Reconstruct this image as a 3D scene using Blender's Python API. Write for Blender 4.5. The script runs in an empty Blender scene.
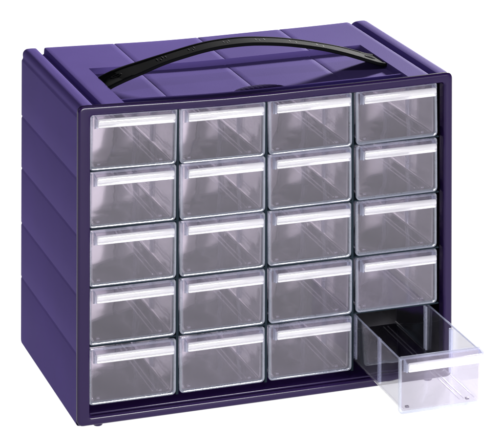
import bpy, bmesh, math, random
from mathutils import Vector, Matrix
random.seed(7)
S = bpy.context.scene
COL = S.collection
MM = 0.001
W, D, H = 330.8, 195.7, 260.0          # cabinet, millimetres; x right, y back, z up


def sag(x, z):
    """the long plastic top droops a little in the middle"""
    t = min(max(x / W, 0), 1)
    return max(z / H, 0) ** 4 * (-2.9 * math.sin(math.pi * t) + 0.35 * math.sin(math.pi * t) * math.sin(11 * t + 0.6))


def smooth(a, b, v):
    t = min(max((v - a) / (b - a), 0.0), 1.0)
    return t * t * (3 - 2 * t)


# ------------------------------------------------------------------ materials
def new_mat(name):
    m = bpy.data.materials.new(name)
    m.use_nodes = True
    nt = m.node_tree
    for n in list(nt.nodes):
        nt.nodes.remove(n)
    out = nt.nodes.new('ShaderNodeOutputMaterial')
    return m, nt, out


def N(nt, kind, **kw):
    n = nt.nodes.new(kind)
    for k, v in kw.items():
        if k in n.inputs:
            n.inputs[k].default_value = v
        else:
            setattr(n, k, v)
    return n


def opaque(name, col, rough, spec=0.5, bump=0.04, bscale=900, vary=0.10, coat=0.0):
    m, nt, out = new_mat(name)
    p = N(nt, 'ShaderNodeBsdfPrincipled', Roughness=rough)
    p.inputs['Specular IOR Level'].default_value = spec
    p.inputs['Coat Weight'].default_value = coat
    p.inputs['Coat Roughness'].default_value = 0.12
    tc = N(nt, 'ShaderNodeTexCoord')
    big = N(nt, 'ShaderNodeTexNoise', Scale=14.0, Detail=4.0)
    fine = N(nt, 'ShaderNodeTexNoise', Scale=float(bscale), Detail=2.0)
    nt.links.new(tc.outputs['Object'], big.inputs['Vector'])
    nt.links.new(tc.outputs['Object'], fine.inputs['Vector'])
    mx = N(nt, 'ShaderNodeMix', data_type='RGBA')
    mx.inputs['A'].default_value = tuple(c * (1 - vary) for c in col) + (1,)
    mx.inputs['B'].default_value = tuple(c * (1 + vary) for c in col) + (1,)
    nt.links.new(big.outputs['Fac'], mx.inputs['Factor'])
    nt.links.new(mx.outputs['Result'], p.inputs['Base Color'])
    mr = N(nt, 'ShaderNodeMapRange')
    mr.inputs['To Min'].default_value = rough * 0.88
    mr.inputs['To Max'].default_value = min(rough * 1.12, 1)
    nt.links.new(big.outputs['Fac'], mr.inputs['Value'])
    nt.links.new(mr.outputs['Result'], p.inputs['Roughness'])
    b = N(nt, 'ShaderNodeBump', Strength=bump, Distance=0.0005)
    nt.links.new(fine.outputs['Fac'], b.inputs['Height'])
    nt.links.new(b.outputs['Normal'], p.inputs['Normal'])
    nt.links.new(p.outputs['BSDF'], out.inputs['Surface'])
    return m


def clear(name, tint, haze, rough, f0=0.045, hazecol=(0.86, 0.83, 0.92), bump=0.35, var=0.4, trans=0.45):
    """clear polystyrene: straight-through light, a Fresnel skin and a little milky scatter"""
    m, nt, out = new_mat(name)
    tr = N(nt, 'ShaderNodeBsdfTransparent', Color=tint + (1,))
    gl = N(nt, 'ShaderNodeBsdfGlossy', Roughness=rough, Color=(1, 1, 1, 1))
    df = N(nt, 'ShaderNodeBsdfDiffuse', Color=hazecol + (1,))
    tl = N(nt, 'ShaderNodeBsdfTranslucent', Color=hazecol + (1,))
    hz = N(nt, 'ShaderNodeMixShader', Fac=trans)
    nt.links.new(df.outputs[0], hz.inputs[1])
    nt.links.new(tl.outputs[0], hz.inputs[2])
    tc = N(nt, 'ShaderNodeTexCoord')
    no = N(nt, 'ShaderNodeTexNoise', Scale=38.0, Detail=5.0, Roughness=0.65)
    nt.links.new(tc.outputs['Object'], no.inputs['Vector'])
    mr = N(nt, 'ShaderNodeMapRange')
    mr.inputs['From Min'].default_value = 0.3
    mr.inputs['From Max'].default_value = 0.7
    mr.inputs['To Min'].default_value = haze * (1 - var)
    mr.inputs['To Max'].default_value = haze * (1 + var)
    nt.links.new(no.outputs['Fac'], mr.inputs['Value'])
    oi = N(nt, 'ShaderNodeObjectInfo')
    rv = N(nt, 'ShaderNodeMapRange')
    rv.inputs['To Min'].default_value = 1 - var * 0.7
    rv.inputs['To Max'].default_value = 1 + var * 0.7
    nt.links.new(oi.outputs['Random'], rv.inputs['Value'])
    mu = N(nt, 'ShaderNodeMath', operation='MULTIPLY', use_clamp=True)
    nt.links.new(mr.outputs['Result'], mu.inputs[0])
    nt.links.new(rv.outputs['Result'], mu.inputs[1])
    body = N(nt, 'ShaderNodeMixShader')
    nt.links.new(mu.outputs[0], body.inputs['Fac'])
    nt.links.new(tr.outputs[0], body.inputs[1])
    nt.links.new(hz.outputs[0], body.inputs[2])
    lw = N(nt, 'ShaderNodeLayerWeight', Blend=0.5)
    pw = N(nt, 'ShaderNodeMath', operation='POWER')
    pw.inputs[1].default_value = 4.5
    nt.links.new(lw.outputs['Facing'], pw.inputs[0])
    ma = N(nt, 'ShaderNodeMath', operation='MULTIPLY_ADD')
    ma.inputs[1].default_value = 0.9 - f0
    ma.inputs[2].default_value = f0
    nt.links.new(pw.outputs[0], ma.inputs[0])
    wv = N(nt, 'ShaderNodeTexNoise', Scale=26.0, Detail=1.0)
    nt.links.new(tc.outputs['Object'], wv.inputs['Vector'])
    bp = N(nt, 'ShaderNodeBump', Strength=bump, Distance=0.002)
    nt.links.new(wv.outputs['Fac'], bp.inputs['Height'])
    nt.links.new(bp.outputs['Normal'], gl.inputs['Normal'])
    fin = N(nt, 'ShaderNodeMixShader')
    nt.links.new(ma.outputs[0], fin.inputs['Fac'])
    nt.links.new(body.outputs[0], fin.inputs[1])
    nt.links.new(gl.outputs[0], fin.inputs[2])
    nt.links.new(fin.outputs[0], out.inputs['Surface'])
    return m


M_SHELL = opaque('purple_plastic', (0.090, 0.062, 0.226), 0.6, 0.008, 0.22, 1400, 0.14)
M_FRAME = opaque('purple_plastic_glossy_shaded', (0.014, 0.005, 0.042), 0.26, 0.18, 0.05, 900, 0.15, 0.18)  # same purple, with the front's shade darkened into the base colour
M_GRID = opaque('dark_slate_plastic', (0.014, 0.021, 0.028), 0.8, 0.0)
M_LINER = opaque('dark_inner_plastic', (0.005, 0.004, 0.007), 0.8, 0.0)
M_STRAP = opaque('black_strap_plastic', (0.004, 0.004, 0.005), 0.7, 0.012, 0.12, 1600)
M_TAB = opaque('purple_plastic_matt', (0.030, 0.017, 0.09), 0.7, 0.015)
M_MARK = opaque('grey_raised_marks', (0.06, 0.06, 0.065), 0.6, 0.2)
M_NUB = opaque('dark_catch', (0.05, 0.045, 0.07), 0.4)
M_TRAY = clear('clear_polystyrene', (0.945, 0.94, 0.975), 0.02, 0.05, 0.11)
M_BACK = clear('frosted_polystyrene_back', (0.95, 0.94, 0.97), 1.0, 0.15, 0.06, (0.97, 0.92, 0.97), bump=0.2, var=0.0, trans=0.8)
M_RIB = clear('clear_polystyrene_rib', (0.94, 0.94, 0.97), 0.09, 0.08, 0.06, bump=0.05)
M_BACKDIM = clear('dimmed_clear_back', (0.93, 0.92, 0.95), 0.003, 0.3, 0.01)  # open drawer only: gloss and haze taken out to darken the slot
M_PANEL = clear('clear_polystyrene_front', (0.955, 0.945, 0.97), 0.074, 0.07, 0.035, (0.88, 0.79, 1.0), bump=0.2, var=0.25)
M_RIM = clear('clear_polystyrene_edge', (0.90, 0.91, 0.95), 0.30, 0.10, 0.08, (0.74, 0.78, 0.95), bump=0.05, var=0.15)
M_AWN = clear('clear_polystyrene_awning', (0.93, 0.92, 0.96), 0.05, 0.12, 0.06, bump=0.1)
M_LIP = clear('highlight_white_lip', (0.95, 0.94, 0.97), 0.58, 0.12, 0.12, (0.96, 0.95, 0.98), bump=0.04, var=0.08)  # clear plastic's bright highlight put in as milky white haze


# ------------------------------------------------------------------ mesh helpers
def link(name, bm, mat, parent=None, angle=35, smooth_on=True):
    bmesh.ops.recalc_face_normals(bm, faces=bm.faces[:])
    me = bpy.data.meshes.new(name)
    bmesh.ops.scale(bm, vec=(MM, MM, MM), verts=bm.verts[:])
    bm.to_mesh(me)
    bm.free()
    if smooth_on:
        for p in me.polygons:
            p.use_smooth = True
        me.set_sharp_from_angle(angle=math.radians(angle))
    me.materials.append(mat)
    o = bpy.data.objects.new(name, me)
    COL.objects.link(o)
    if parent:
        o.parent = parent
    return o


def box(bm, x0, x1, y0, y1, z0, z1, bev=0.0, seg=2):
    r = bmesh.ops.create_cube(bm, size=1.0)
    vs = r['verts']
    for v in vs:
        v.co = Vector(((x0 + x1) / 2 + v.co.x * (x1 - x0), (y0 + y1) / 2 + v.co.y * (y1 - y0),
                       (z0 + z1) / 2 + v.co.z * (z1 - z0)))
    if bev:
        es = {e for v in vs for e in v.link_edges}
        bmesh.ops.bevel(bm, geom=list(es), offset=bev, segments=seg, profile=0.5, affect='EDGES')


def loft(bm, loops, closed=True, cap0=False, cap1=False):
    rows = [[bm.verts.new(p) for p in L] for L in loops]
    n = len(rows[0])
    for a, b in zip(rows, rows[1:]):
        for i in range(n if closed else n - 1):
            j = (i + 1) % n
            bm.faces.new((a[i], a[j], b[j], b[i]))
    if cap0:
        bm.faces.new(rows[0])
    if cap1:
        bm.faces.new(rows[-1])
    return rows


def rrect(x0, x1, z0, z1, r, y, seg=6, rt=None, sub=8):
    """rounded rectangle in the xz plane, edges subdivided"""
    rt = r if rt is None else rt
    cs = [(x1 - rt, z1 - rt, rt, 0), (x0 + rt, z1 - rt, rt, 90), (x0 + r, z0 + r, r, 180), (x1 - r, z0 + r, r, 270)]
    arcs = []
    for cx, cz, rr, a0 in cs:
        arcs.append([(cx + rr * math.cos(math.radians(a0 + 90 * k / seg)), cz + rr * math.sin(math.radians(a0 + 90 * k / seg)))
                     for k in range(seg + 1)])
    pts = []
    for i in range(4):
        pts += arcs[i]
        a, b = arcs[i][-1], arcs[(i + 1) % 4][0]
        pts += [(a[0] + (b[0] - a[0]) * k / sub, a[1] + (b[1] - a[1]) * k / sub) for k in range(1, sub)]
    return [Vector((x, y, z)) for x, z in pts]


def empty(name, loc=(0, 0, 0), rot=(0, 0, 0)):
    o = bpy.data.objects.new(name, None)
    o.empty_display_size = 0.03
    COL.objects.link(o)
    o.location = [c * MM for c in loc]
    o.rotation_euler = rot
    return o


# ------------------------------------------------------------------ cabinet
cab = empty('drawer_cabinet')
cab['label'] = 'purple plastic cabinet with black carrying strap on top and a grid of clear drawers'
cab['category'] = 'storage cabinet'

SEAMX = [84.9, 163.4, 242.0]
SEAMZ = [59.0, 106.5, 155.0, 201.0]
RX0, RX1 = 40.0, 290.3                    # recess in the top


def contour():
    """outer section of the shell (x, z) from bottom left over the top to bottom right"""
    L = [(3.0, 0.0), (1.0, 0.4), (0.2, 1.4), (0.0, 3.0), (0.0, 30)]
    for z in SEAMZ:
        L += [(0.0, z - 2.2), (0.1, z - 1.9), (0.75, z - 0.2), (0.75, z + 0.1), (0.15, z + 0.5), (0.0, z + 0.8)]
        L += [(0.0, z + 20)]
    L += [(0.0, 249.4), (0.15, 250.2), (0.9, 251.3), (1.15, 252.2), (1.15, 253.2), (0.95, 254.4)]
    for k in range(1, 7):
        a = math.radians(180 - 15 * k)
        L.append((5.9 + 5.0 * math.cos(a), 255 + 5 * math.sin(a)))
    L += [(9, 260.1), (12.2, 260.0), (13.3, 259.6), (13.8, 258.6), (14.1, 255.0), (14.6, 254.0), (19.6, 254.0), (20.2, 254.6),
          (20.5, 258.8), (20.9, 259.7), (21.8, 260.0)]
    xs = [x for x in (25, 30, 35, 38.5, 39.6, 40.0, 40.4, 40.8, 41.4, 43, 48, 56, 64, 72, 79)]
    seam = []
    for s in SEAMX:
        seam += [s - 6, s - 1.2, s - 0.5, s, s + 0.5, s + 1.2, s + 6]
    fill = [98, 108, 118, 128, 138, 148, 176, 186, 196, 206, 216, 226, 255, 263, 271, 279, 285]
    right = [W - x for x in (25, 30, 35, 38.5, 39.6, 40.0, 40.1, 40.5, 40.9, 41.6)]
    allx = sorted(set(xs + seam + fill + right))
    top = []
    for x in allx:
        z = 260.0
        for s in SEAMX:
            if abs(x - s) < 0.55:
                z -= 0.5 if abs(x - s) < 0.1 else 0.3
        top.append((x, z))
    half = L[:]
    L = L + top + [(W - x, z) for x, z in reversed(half)]
    return L


FLOORZ = 254.8


def top_z(x, y, z):
    if z < 256 or x < 30 or x > W - 30:
        return z
    sx = smooth(40.0, 40.9, x) * smooth(W - 40.0, W - 40.9, x)
    sy = smooth(3.4, 4.2, y) * smooth(113.6, 112.8, y)
    k = sx * sy
    if k <= 0:
        return z
    fl = FLOORZ + (z - 260.0) - 0.9 * smooth(22, 14, y)
    rim = smooth(15.4, 16.1, y) * smooth(17.8, 17.1, y)
    fl = fl + (259.1 - fl) * rim
    return z + (fl - z) * k


CT = contour()
YL = [3.2, 3.4, 3.6, 3.9, 4.2, 9, 15.4, 15.7, 16.1, 17.1, 17.45, 17.8, 19, 23, 30, 50, 70, 90, 105, 112.8, 113.1, 113.4, 113.6, 116, 140, 165, 180]
bm = bmesh.new()
loops = []
for y in YL + [189.5, 192.5, 194.4, 195.4, D]:
    ins = {192.5: 0.35, 194.4: 1.2, 195.4: 2.3, D: 4.0}.get(y, 0.0)
    L = []
    for x, z in CT:
        zz = top_z(x, y, z)
        zz += sag(x, zz)
        xx = W / 2 + (x - W / 2) * (1 - ins / (W / 2))
        zz = H / 2 + (zz - H / 2) * (1 - ins / (H / 2))
        L.append(Vector((xx, y, zz)))
    loops.append(L)
L = []                                    # the rear edge returns inwards; back left open to let rear light in
for v in loops[-1]:
    L.append(Vector((min(max(v.x, 9.4), W - 8.2), D - 0.4, min(max(v.z, 7.8), 251.0 + sag(v.x, 251.0)))))
loops.append(L)
loops.append([Vector((v.x, 186.0, v.z)) for v in L])
rows = loft(bm, loops, closed=True)
bmesh.ops.remove_doubles(bm, verts=bm.verts[:], dist=0.001)
shell = link('shell', bm, M_SHELL, cab, 28)

# ribbed thumb tab at the middle of the recess
bm = bmesh.new()
nu, nv = 44, 10
rowsv = []
for j in range(nv + 1):
    r = []
    for i in range(nu + 1):
        u = -1 + 2 * i / nu
        hw = math.sqrt(max(0.0, 1 - u * u * 0.96))
        x = 164 + 25 * u
        y = 18.3 + 19 * hw * j / nv
        prof = math.sin(math.pi * min(1, 0.12 + 0.88 * j / nv)) ** 0.8
        ridge = 0.55 * (0.5 + 0.5 * math.cos((i + j * 0.8) * 2 * math.pi / 3.6))
        z = FLOORZ - 0.3 + (4.4 + ridge) * prof * hw ** 0.7
        r.append(bm.verts.new((x, y, z + sag(x, z))))
    rowsv.append(r)
for a, b in zip(rowsv, rowsv[1:]):
    for i in range(nu):
        bm.faces.new((a[i], a[i + 1], b[i + 1], b[i]))
tab = link('thumb_tab', bm, M_TAB, cab, 50)

# small moulded catches at the front corners of the recess
for x0 in (49.5, 276.0):
    bm = bmesh.new()
    for k in range(5):
        x = x0 + 2.1 * k
        zb = FLOORZ + sag(x, 255)
        box(bm, x - 0.7, x + 0.7, 19.4, 22.2 + (k % 2) * 1.2, zb - 1.0, zb + 1.6 + 0.5 * (k % 3), 0.35)
    link('moulded_catch', bm, M_FRAME, cab, 50)

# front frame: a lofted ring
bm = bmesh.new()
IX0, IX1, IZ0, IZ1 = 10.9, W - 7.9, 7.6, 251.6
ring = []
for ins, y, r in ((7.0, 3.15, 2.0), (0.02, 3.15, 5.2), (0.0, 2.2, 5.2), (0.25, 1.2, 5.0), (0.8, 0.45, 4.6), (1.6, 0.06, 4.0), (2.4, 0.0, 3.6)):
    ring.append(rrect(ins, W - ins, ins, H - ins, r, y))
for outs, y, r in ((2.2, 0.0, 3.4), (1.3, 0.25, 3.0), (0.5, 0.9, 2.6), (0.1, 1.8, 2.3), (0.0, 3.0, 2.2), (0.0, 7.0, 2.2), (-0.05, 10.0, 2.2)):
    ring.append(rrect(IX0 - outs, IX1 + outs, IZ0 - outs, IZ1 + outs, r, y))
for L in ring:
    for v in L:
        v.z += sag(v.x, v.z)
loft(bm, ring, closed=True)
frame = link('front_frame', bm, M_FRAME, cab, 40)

# dark liner and the grid of partitions behind the frame
CX = [87.1, 164.6, 242.0]
CZ = [61.65, 109.25, 156.9, 204.5]
PX0, PX1 = 9.6, 319.6
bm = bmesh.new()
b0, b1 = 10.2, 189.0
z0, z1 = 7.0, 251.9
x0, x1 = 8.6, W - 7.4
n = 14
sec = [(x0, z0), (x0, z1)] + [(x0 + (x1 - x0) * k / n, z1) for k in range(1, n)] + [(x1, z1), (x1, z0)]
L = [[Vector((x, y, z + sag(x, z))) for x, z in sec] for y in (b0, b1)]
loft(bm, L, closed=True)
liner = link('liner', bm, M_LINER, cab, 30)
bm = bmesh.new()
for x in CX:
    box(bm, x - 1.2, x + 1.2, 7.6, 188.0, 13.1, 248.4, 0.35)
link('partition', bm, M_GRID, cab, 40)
edges = [PX0 + 0.2] + CX + [IX1 - 0.6]
for z in CZ:
    bm = bmesh.new()
    for a, b in zip(edges, edges[1:]):
        s = sag((a + b) / 2, z)
        box(bm, a + 1.3, b - 1.3, 7.0, 187.0, z - 0.6 + s, z + 0.6 + s, 0.25)
    link('shelf', bm, M_GRID, cab, 40)
bm = bmesh.new()
box(bm, PX0 + 1.5, IX1 - 0.3, 2.5, 187.0, 7.9, 9.6, 0.5)
link('bottom_shelf', bm, M_FRAME, cab, 40)

# unseen posts added to block rear-lamp glints; the back stays open between
bm_x = [(PX0 - 0.6, PX0 + 7.0)] + [(x - 5.6, x + 5.6) for x in CX] + [(IX1 - 8.0, IX1 + 0.2)]
for a, b in bm_x:
    bm = bmesh.new()
    box(bm, a, b, 188.3, 190.6, 13.2, 248.2, 0.4)
    link('glint_block_post', bm, M_GRID, cab, 40)

# feet
for fx, fy in ((19.5, 8), (W - 19.5, 8), (19.5, D - 12), (W - 19.5, D - 12)):
    bm = bmesh.new()
    Ls = []
    for z, r in ((0.6, 4.2), (-2.2, 4.0), (-2.8, 3.6), (-3.0, 2.6)):
        Ls.append([Vector((fx + r * math.cos(2 * math.pi * k / 20), fy + r * math.sin(2 * math.pi * k / 20), z)) for k in range(20)])
    loft(bm, Ls, closed=True, cap1=True)
    link('foot', bm, M_FRAME, cab, 40)

# ------------------------------------------------------------------ carrying strap
CTRL = [(38.5, 256.6), (44, 259.6), (56, 264.0), (72.4, 268.6), (90, 273.4), (107.8, 277.4), (124, 280.6), (139.2, 282.6), (155, 283.4),
        (170.8, 283.2), (189, 281.6), (207.4, 279.0), (231, 274.2), (253.7, 268.2), (273, 261.8), (284, 258.0), (291.5, 256.4)]


def catmull(P, m=6):
    out = []
    for i in range(len(P) - 1):
        p0, p1, p2, p3 = P[max(i - 1, 0)], P[i], P[i + 1], P[min(i + 2, len(P) - 1)]
        for k in range(m):
            t = k / m
            out.append(tuple(0.5 * (2 * b + (c - a) * t + (2 * a - 5 * b + 4 * c - d) * t * t + (3 * b - a - 3 * c + d) * t ** 3)
                             for a, b, c, d in zip(p0, p1, p2, p3)))
    out.append(P[-1])
    return out


PATH = catmull(CTRL)
YC = 67.0


def strap_half(x):
    e = min(x - 38.5, 291.5 - x)
    return 11.0 + 6.0 * (1 - smooth(12, 62, e))


bm = bmesh.new()
Ls = []
TH = 1.5
frames = []
for i, (x, z) in enumerate(PATH):
    a = PATH[max(i - 1, 0)]
    b = PATH[min(i + 1, len(PATH) - 1)]
    t = Vector((b[0] - a[0], 0, b[1] - a[1])).normalized()
    nrm = Vector((-t.z, 0, t.x))
    hw = strap_half(x)
    frames.append((Vector((x, YC, z)), t, nrm, hw))
    sec = []
    for sy, sz in ((-1, -0.55), (-0.93, -1), (0.93, -1), (1, -0.55), (1, 0.55), (0.95, 1.0), (0.80, 1.0), (0.76, 0.62), (-0.76, 0.62), (-0.80, 1.0), (-0.95, 1.0), (-1, 0.55)):
        sec.append(Vector((x, YC + sy * hw, z)) + nrm * (sz * TH))
    Ls.append(sec)
loft(bm, Ls, closed=True, cap0=True, cap1=True)
strap = link('carry_strap', bm, M_STRAP, cab, 40)


def at_x(x):
    return min(frames, key=lambda f: abs(f[0].x - x))


for xs in ((88, 90.5, 93, 95.5), (116, 119, 121), (147, 149.5, 152), (176, 178.5, 184), (207, 212), (232, 237)):
    for k, x in enumerate(xs):
        c, t, nrm, hw = at_x(x)
        base = c + nrm * (TH * 0.62) + t * (x - c.x)
        w = (0.42, 0.30, 0.5)[k % 3] * hw
        off = (0.1, -0.15, 0.2)[k % 3] * hw
        bm = bmesh.new()
        r = bmesh.ops.create_cube(bm, size=1.0)
        for v in r['verts']:
            l = v.co.copy()
            v.co = base + t * (l.x * 0.55) + Vector((0, off + l.y * w, 0)) + nrm * (l.z * 0.5)
        link('raised_mark', bm, M_MARK, strap, 40, False)
# anchor studs through the strap ends
for x, sgn in ((52.0, 1), (280.5, -1)):
    c, t, nrm, hw = at_x(x)
    bm = bmesh.new()
    Ls = []
    for rr, h in ((4.4, 0.3), (4.4, 1.1), (3.9, 1.6), (2.8, 1.6), (2.6, 0.9)):
        Ls.append([c + t * (rr * 1.25 * math.cos(2 * math.pi * k / 24)) + Vector((0, rr * 0.7 * math.sin(2 * math.pi * k / 24), 0)) + nrm * h for k in range(24)])
    loft(bm, Ls, closed=True, cap1=True)
    link('anchor_stud', bm, M_STRAP, strap, 40)

# ------------------------------------------------------------------ one drawer, then its copies
PW, PH = 74.4, 46.0


def make_drawer():
    root = empty('drawer')
    # tray with wall thickness, corner grooves and floor ribs (origin: bottom centre of the front panel face)
    bm = bmesh.new()
    hw0, hw1 = 34.6, 33.8
    y0, y1, ztop, zb = 1.9, 176.0, 42.6, 1.2
    t = 1.25

    def section(y, hw):
        o, i = [], []
        R1, R2 = 3.4, 2.4
        o.append((-hw - 0.5, ztop))
        for k in range(6):
            a = math.radians(180 + 18 * k)
            o.append((-hw + R1 + R1 * math.cos(a), zb + R1 + R1 * math.sin(a)))
        i.append((-hw - 0.5 + t, ztop))
        for k in range(6):
            a = math.radians(180 + 18 * k)
            i.append((-hw + t + R2 + R2 * math.cos(a), zb + t + R2 + R2 * math.sin(a)))
        full = o + [(-x, z) for x, z in reversed(o)] + [(-x, z) for x, z in i] + list(reversed(i))
        return [Vector((x, y, z)) for x, z in full]

    loft(bm, [section(y, hw0 + (hw1 - hw0) * (y - y0) / (y1 - y0)) for y in (y0, 20, 54, 108, 150, y1)], closed=True, cap0=True, cap1=True)
    bmesh.ops.triangulate(bm, faces=[f for f in bm.faces if len(f.verts) > 4])
    link('tray', bm, M_TRAY, root, 25)
    bm = bmesh.new()
    box(bm, -hw1 + 1.35, hw1 - 1.35, y1 - 3.2, y1 - 1.7, zb + t + 0.1, ztop + 2.6, 0.4)
    link('back_wall', bm, M_BACK, root, 40)
    for sgn in (-1, 1):
        for yy in (54.0, 108.0):
            bm = bmesh.new()
            xi = sgn * (hw0 - 0.45 - t)
            for dy in (-1.7, 1.7):
                a, b = (xi - sgn * 1.7, xi + sgn * 0.25)
                box(bm, min(a, b), max(a, b), yy + dy - 0.7, yy + dy + 0.7, zb + t + 1.6, ztop - 1.2, 0.3)
            link('divider_slot', bm, M_RIM, root, 40)
    for sgn in (-1, 1):
        bm = bmesh.new()
        Ls = []
        for y, hw_ in ((y0 + 0.5, hw0), (y1 - 0.5, hw1)):
            xc = sgn * (hw_ + 0.5 - t / 2)
            Ls.append([Vector((xc + 0.85 * math.cos(2 * math.pi * k / 10), y, ztop + 0.15 + 0.6 * math.sin(2 * math.pi * k / 10))) for k in range(10)])
        loft(bm, Ls, closed=True, cap0=True, cap1=True)
        link('wall_edge', bm, M_RIM, root, 60)
    for x in (19.0, 23.0, hw1 - 1.9, -hw1 + 1.9):
        bm = bmesh.new()
        box(bm, x - 0.45, x + 0.45, 6.0, 170.0, zb + t - 0.2, zb + t + 0.7, 0.2)
        link('floor_rib', bm, M_RIB, root, 40)
    # front panel
    bm = bmesh.new()
    hw = PW / 2
    spec = [(0.7, 1.9, 3.0, 2.0), (0.0, 1.2, 3.6, 2.2), (0.0, -0.5, 3.6, 2.2), (0.35, -0.9, 3.4, 2.0), (1.6, -0.9, 2.6, 1.6), (2.1, -0.5, 2.3, 1.4), (2.4, 0.1, 2.2, 1.3)]
    Ls = [rrect(-hw + i, hw - i, i, PH - i, rb, y, 5, rt, 4) for i, y, rb, rt in spec]
    loft(bm, Ls, closed=True)
    rim = link('panel_rim', bm, M_RIM, None, 40)
    bm = bmesh.new()
    Ls = [rrect(-hw + i, hw - i, i, PH - i, 2.2, y, 5, 1.3, 4) for i, y in ((2.35, 0.12), (2.35, 1.75))]
    rows = loft(bm, Ls, closed=True, cap0=True, cap1=True)
    panel = link('front_panel', bm, M_PANEL, root, 40)
    rim.parent = panel
    # finger lip: awning that leaves the top of the panel, turns down and ends in a bead
    prof = [(-0.6, PH - 0.7), (-3.2, PH - 0.85), (-5.8, PH - 1.2), (-7.6, PH - 1.8), (-8.8, PH - 2.6)]
    th = 0.7
    up, lo = [], []
    for i, (y, z) in enumerate(prof):
        a, b = prof[max(i - 1, 0)], prof[min(i + 1, len(prof) - 1)]
        d = Vector((b[0] - a[0], b[1] - a[1])).normalized()
        nn = Vector((d.y, -d.x))
        up.append((y + nn.x * th, z + nn.y * th))
        lo.append((y - nn.x * th, z - nn.y * th))
    sec = up + lo[::-1]
    lw = hw - 3.3

    def extrude(sec, lw, name, mat, parent, rnd):
        bm = bmesh.new()
        cy = sum(p[0] for p in sec) / len(sec)
        cz = sum(p[1] for p in sec) / len(sec)
        Ls = []
        for x, k in ((-lw, 1 - rnd), (-lw + 0.3, 1 - rnd * 0.35), (-lw + 0.9, 1.0), (lw - 0.9, 1.0), (lw - 0.3, 1 - rnd * 0.35), (lw, 1 - rnd)):
            Ls.append([Vector((x, cy + (p[0] - cy) * k, cz + (p[1] - cz) * k)) for p in sec])
        loft(bm, Ls, closed=True, cap0=True, cap1=True)
        bmesh.ops.triangulate(bm, faces=[f for f in bm.faces if len(f.verts) > 4])
        return link(name, bm, mat, parent, 60)

    lip = extrude(sec, lw, 'finger_lip', M_AWN, root, 0.05)
    bar = []
    z0 = PH - 1.9
    for k in range(9):                       # upper half round
        a = math.pi * k / 8
        bar.append((-8.7 - 2.0 * math.sin(a) ** 0.7, z0 - 2.5 + 2.5 * math.cos(a)))
    bar += [(-8.9, z0 - 5.2)]
    for k in range(7):                       # lower bead
        a = math.pi * k / 6
        bar.append((-8.8 - 1.35 * math.sin(a), z0 - 6.4 + 1.1 * math.cos(a)))
    bar += [(-8.0, z0 - 7.4), (-7.5, z0 - 5.2), (-7.6, z0 - 1.0)]
    extrude(bar, lw - 1.2, 'lip_bar', M_LIP, lip, 0.22)
    prof = prof + [(-9.2, PH - 6.4), (-8.6, PH - 9.2)]
    # end gussets under the lip
    for sgn in (-1, 1):
        bm = bmesh.new()
        xa = sgn * (lw - 0.3)
        xb = sgn * (lw - 1.5)
        poly = [(-0.95, PH - 1.6)] + [(p[0] + 1.3, p[1] - 1.0) for p in prof[1:]] + [(-4.0, PH - 10.4), (-0.95, PH - 12.0)]
        Ls = [[Vector((x, y, z)) for y, z in poly] for x in (min(xa, xb), max(xa, xb))]
        loft(bm, Ls, closed=True, cap0=True, cap1=True)
        bmesh.ops.triangulate(bm, faces=[f for f in bm.faces if len(f.verts) > 4])
        link('lip_gusset', bm, M_RIM, lip, 40)
    for x in (-28.0, 25.0):
        bm = bmesh.new()
        box(bm, x - 1.5, x + 1.5, 3.4, 6.0, 2.6, 4.0, 0.3)
        link('stop_nub', bm, M_NUB, root, 40)
    return root


def copy_tree(o, parent=None):
    c = o.copy()
    COL.objects.link(c)
    if parent:
        c.parent = parent
    for ch in list(o.children):
        copy_tree(ch, c)
    return c


ROWN = ['top row', 'second row from the top', 'middle row', 'fourth row down', 'bottom row']
COLN = ['leftmost', 'second from the left', 'third from the left', 'rightmost']
colc = [48.2, 125.7, 203.4, 281.6]
rowb = [205.6, 158.0, 110.4, 62.7, 14.6]
proto = make_drawer()
first = True
for r in range(5):
    for c in range(4):
        o = proto if first else copy_tree(proto)
        first = False
        x, z = colc[c], rowb[r]
        dz = sag(x, z + 40)
        sl = (sag(x + 30, z + 40) - sag(x - 30, z + 40)) / 60
        jy = random.uniform(-0.8, 0.8)
        o.location = Vector((x + random.uniform(-0.25, 0.25), 6.3 + jy, z + dz + random.uniform(-0.15, 0.15))) * MM
        o.rotation_euler = (0, -math.atan(sl) + random.uniform(-0.003, 0.003), random.uniform(-0.004, 0.004))
        o['category'] = 'drawer'
        o['group'] = 'clear plastic drawers of the cabinet'
        if (r, c) == (4, 3):
            o.location = Vector((280.2, -92.5, 14.9)) * MM
            o.rotation_euler = (math.radians(0.5), 0, 0)
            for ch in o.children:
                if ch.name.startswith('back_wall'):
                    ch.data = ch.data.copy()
                    ch.data.materials[0] = M_BACKDIM  # dimmed copy of the back wall keeps the open slot dark
            o['label'] = 'clear empty drawer pulled halfway out at the bottom right of the cabinet'
        else:
            o['label'] = 'closed drawer with highlight-white lip, %s in the %s' % (COLN[c], ROWN[r])
            if (r, c) == (3, 3):
                o['label'] = 'closed clear drawer with highlight-white lip, directly above the pulled out drawer'

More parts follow.
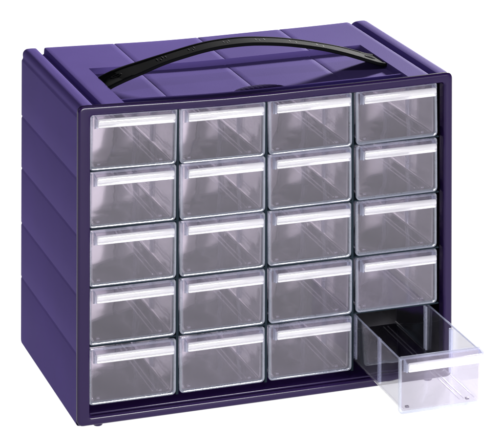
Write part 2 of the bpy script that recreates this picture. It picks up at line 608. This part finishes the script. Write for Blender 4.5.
# ------------------------------------------------------------------ white ground: translucent sheet with an added lamp underneath
m, nt, out = new_mat('backlit_ground_sheet')
di = N(nt, 'ShaderNodeBsdfDiffuse', Color=(0.9, 0.9, 0.895, 1))
tl = N(nt, 'ShaderNodeBsdfTranslucent', Color=(0.93, 0.93, 0.925, 1))
mx = N(nt, 'ShaderNodeMixShader', Fac=0.85)
nt.links.new(di.outputs[0], mx.inputs[1])
nt.links.new(tl.outputs[0], mx.inputs[2])
nt.links.new(mx.outputs[0], out.inputs['Surface'])
bm = bmesh.new()
vs = [bm.verts.new(p) for p in ((-3500, -900, -3), (5500, -900, -3), (5500, 7000, -3), (-3500, 7000, -3))]
bm.faces.new(vs)
ground = link('ground', bm, m, None, 40, False)
ground['kind'] = 'structure'


def area(name, loc, target, sx, sy, power, col=(1, 1, 1), spread=180):
    d = bpy.data.lights.new(name, 'AREA')
    d.shape = 'RECTANGLE'
    d.size, d.size_y = sx, sy
    d.energy = power
    d.color = col
    d.spread = math.radians(spread)
    o = bpy.data.objects.new(name, d)
    COL.objects.link(o)
    o.location = loc
    v = Vector(target) - Vector(loc)
    o.rotation_euler = v.to_track_quat('-Z', 'Y').to_euler()
    return o


C = Vector((0.165, 0.098, 0.13))
area('added_ground_lamp', (1.0, 3.05, -0.25), (1.0, 3.05, 0.0), 9.0, 7.9, 9.0 * 7.9 * math.pi * 1.24)  # added lamp below the sheet, keeps the ground white and shadowless
az, el, dist = math.radians(40), math.radians(21), 3.0
key = C + Vector((math.sin(az) * math.cos(el), math.cos(az) * math.cos(el), math.sin(el))) * dist
area('back_softbox', key, C + Vector((0, 0, 0.12)), 0.3, 0.3, 285, (1.0, 0.985, 0.97))
area('left_softbox', (-1.3, 0.25, 1.05), C, 0.9, 0.9, 3.0)
area('front_softbox', (0.55, -2.4, 0.36), C, 0.9, 0.5, 74)
area('overhead_softbox', (0.15, -0.55, 1.9), C, 0.9, 0.04, 4)

w = bpy.data.worlds.new('World')
S.world = w
w.use_nodes = True
bg = w.node_tree.nodes['Background']
bg.inputs[0].default_value = (0.96, 0.97, 1.0, 1)
bg.inputs[1].default_value = 0.06

# ------------------------------------------------------------------ camera (level view camera with shifted back)
cx, cy, cz, yaw, f, sy, roll = (-0.5214553796127678, -1.9300594459012796, 0.8236221657068784, -0.3337204205702429,
                                2461.970421286514, 809.8139852867399, 0.0025828006829932)
cd = bpy.data.cameras.new('camera')
cam = bpy.data.objects.new('camera', cd)
COL.objects.link(cam)
cd.sensor_fit = 'HORIZONTAL'
cd.sensor_width = 36
cd.lens = 36 * f / 500
cd.shift_y = -sy * math.cos(roll) / 500
cd.shift_x = -sy * math.sin(roll) / 500
cd.clip_start, cd.clip_end = 0.05, 60
cam.location = (cx, cy, cz)
R = Matrix.Rotation(yaw, 4, 'Z') @ Matrix.Rotation(math.pi / 2, 4, 'X') @ Matrix.Rotation(roll, 4, 'Z')
cam.rotation_euler = R.to_euler()
S.camera = cam

S.cycles.max_bounces = 24
S.cycles.transparent_max_bounces = 96
S.cycles.transmission_bounces = 12
S.cycles.sample_clamp_indirect = 6
try:
    S.cycles.use_denoising = True
except Exception:
    pass
S.view_settings.view_transform = 'Standard'
S.view_settings.look = 'None'
S.view_settings.exposure = 0
S.view_settings.gamma = 1
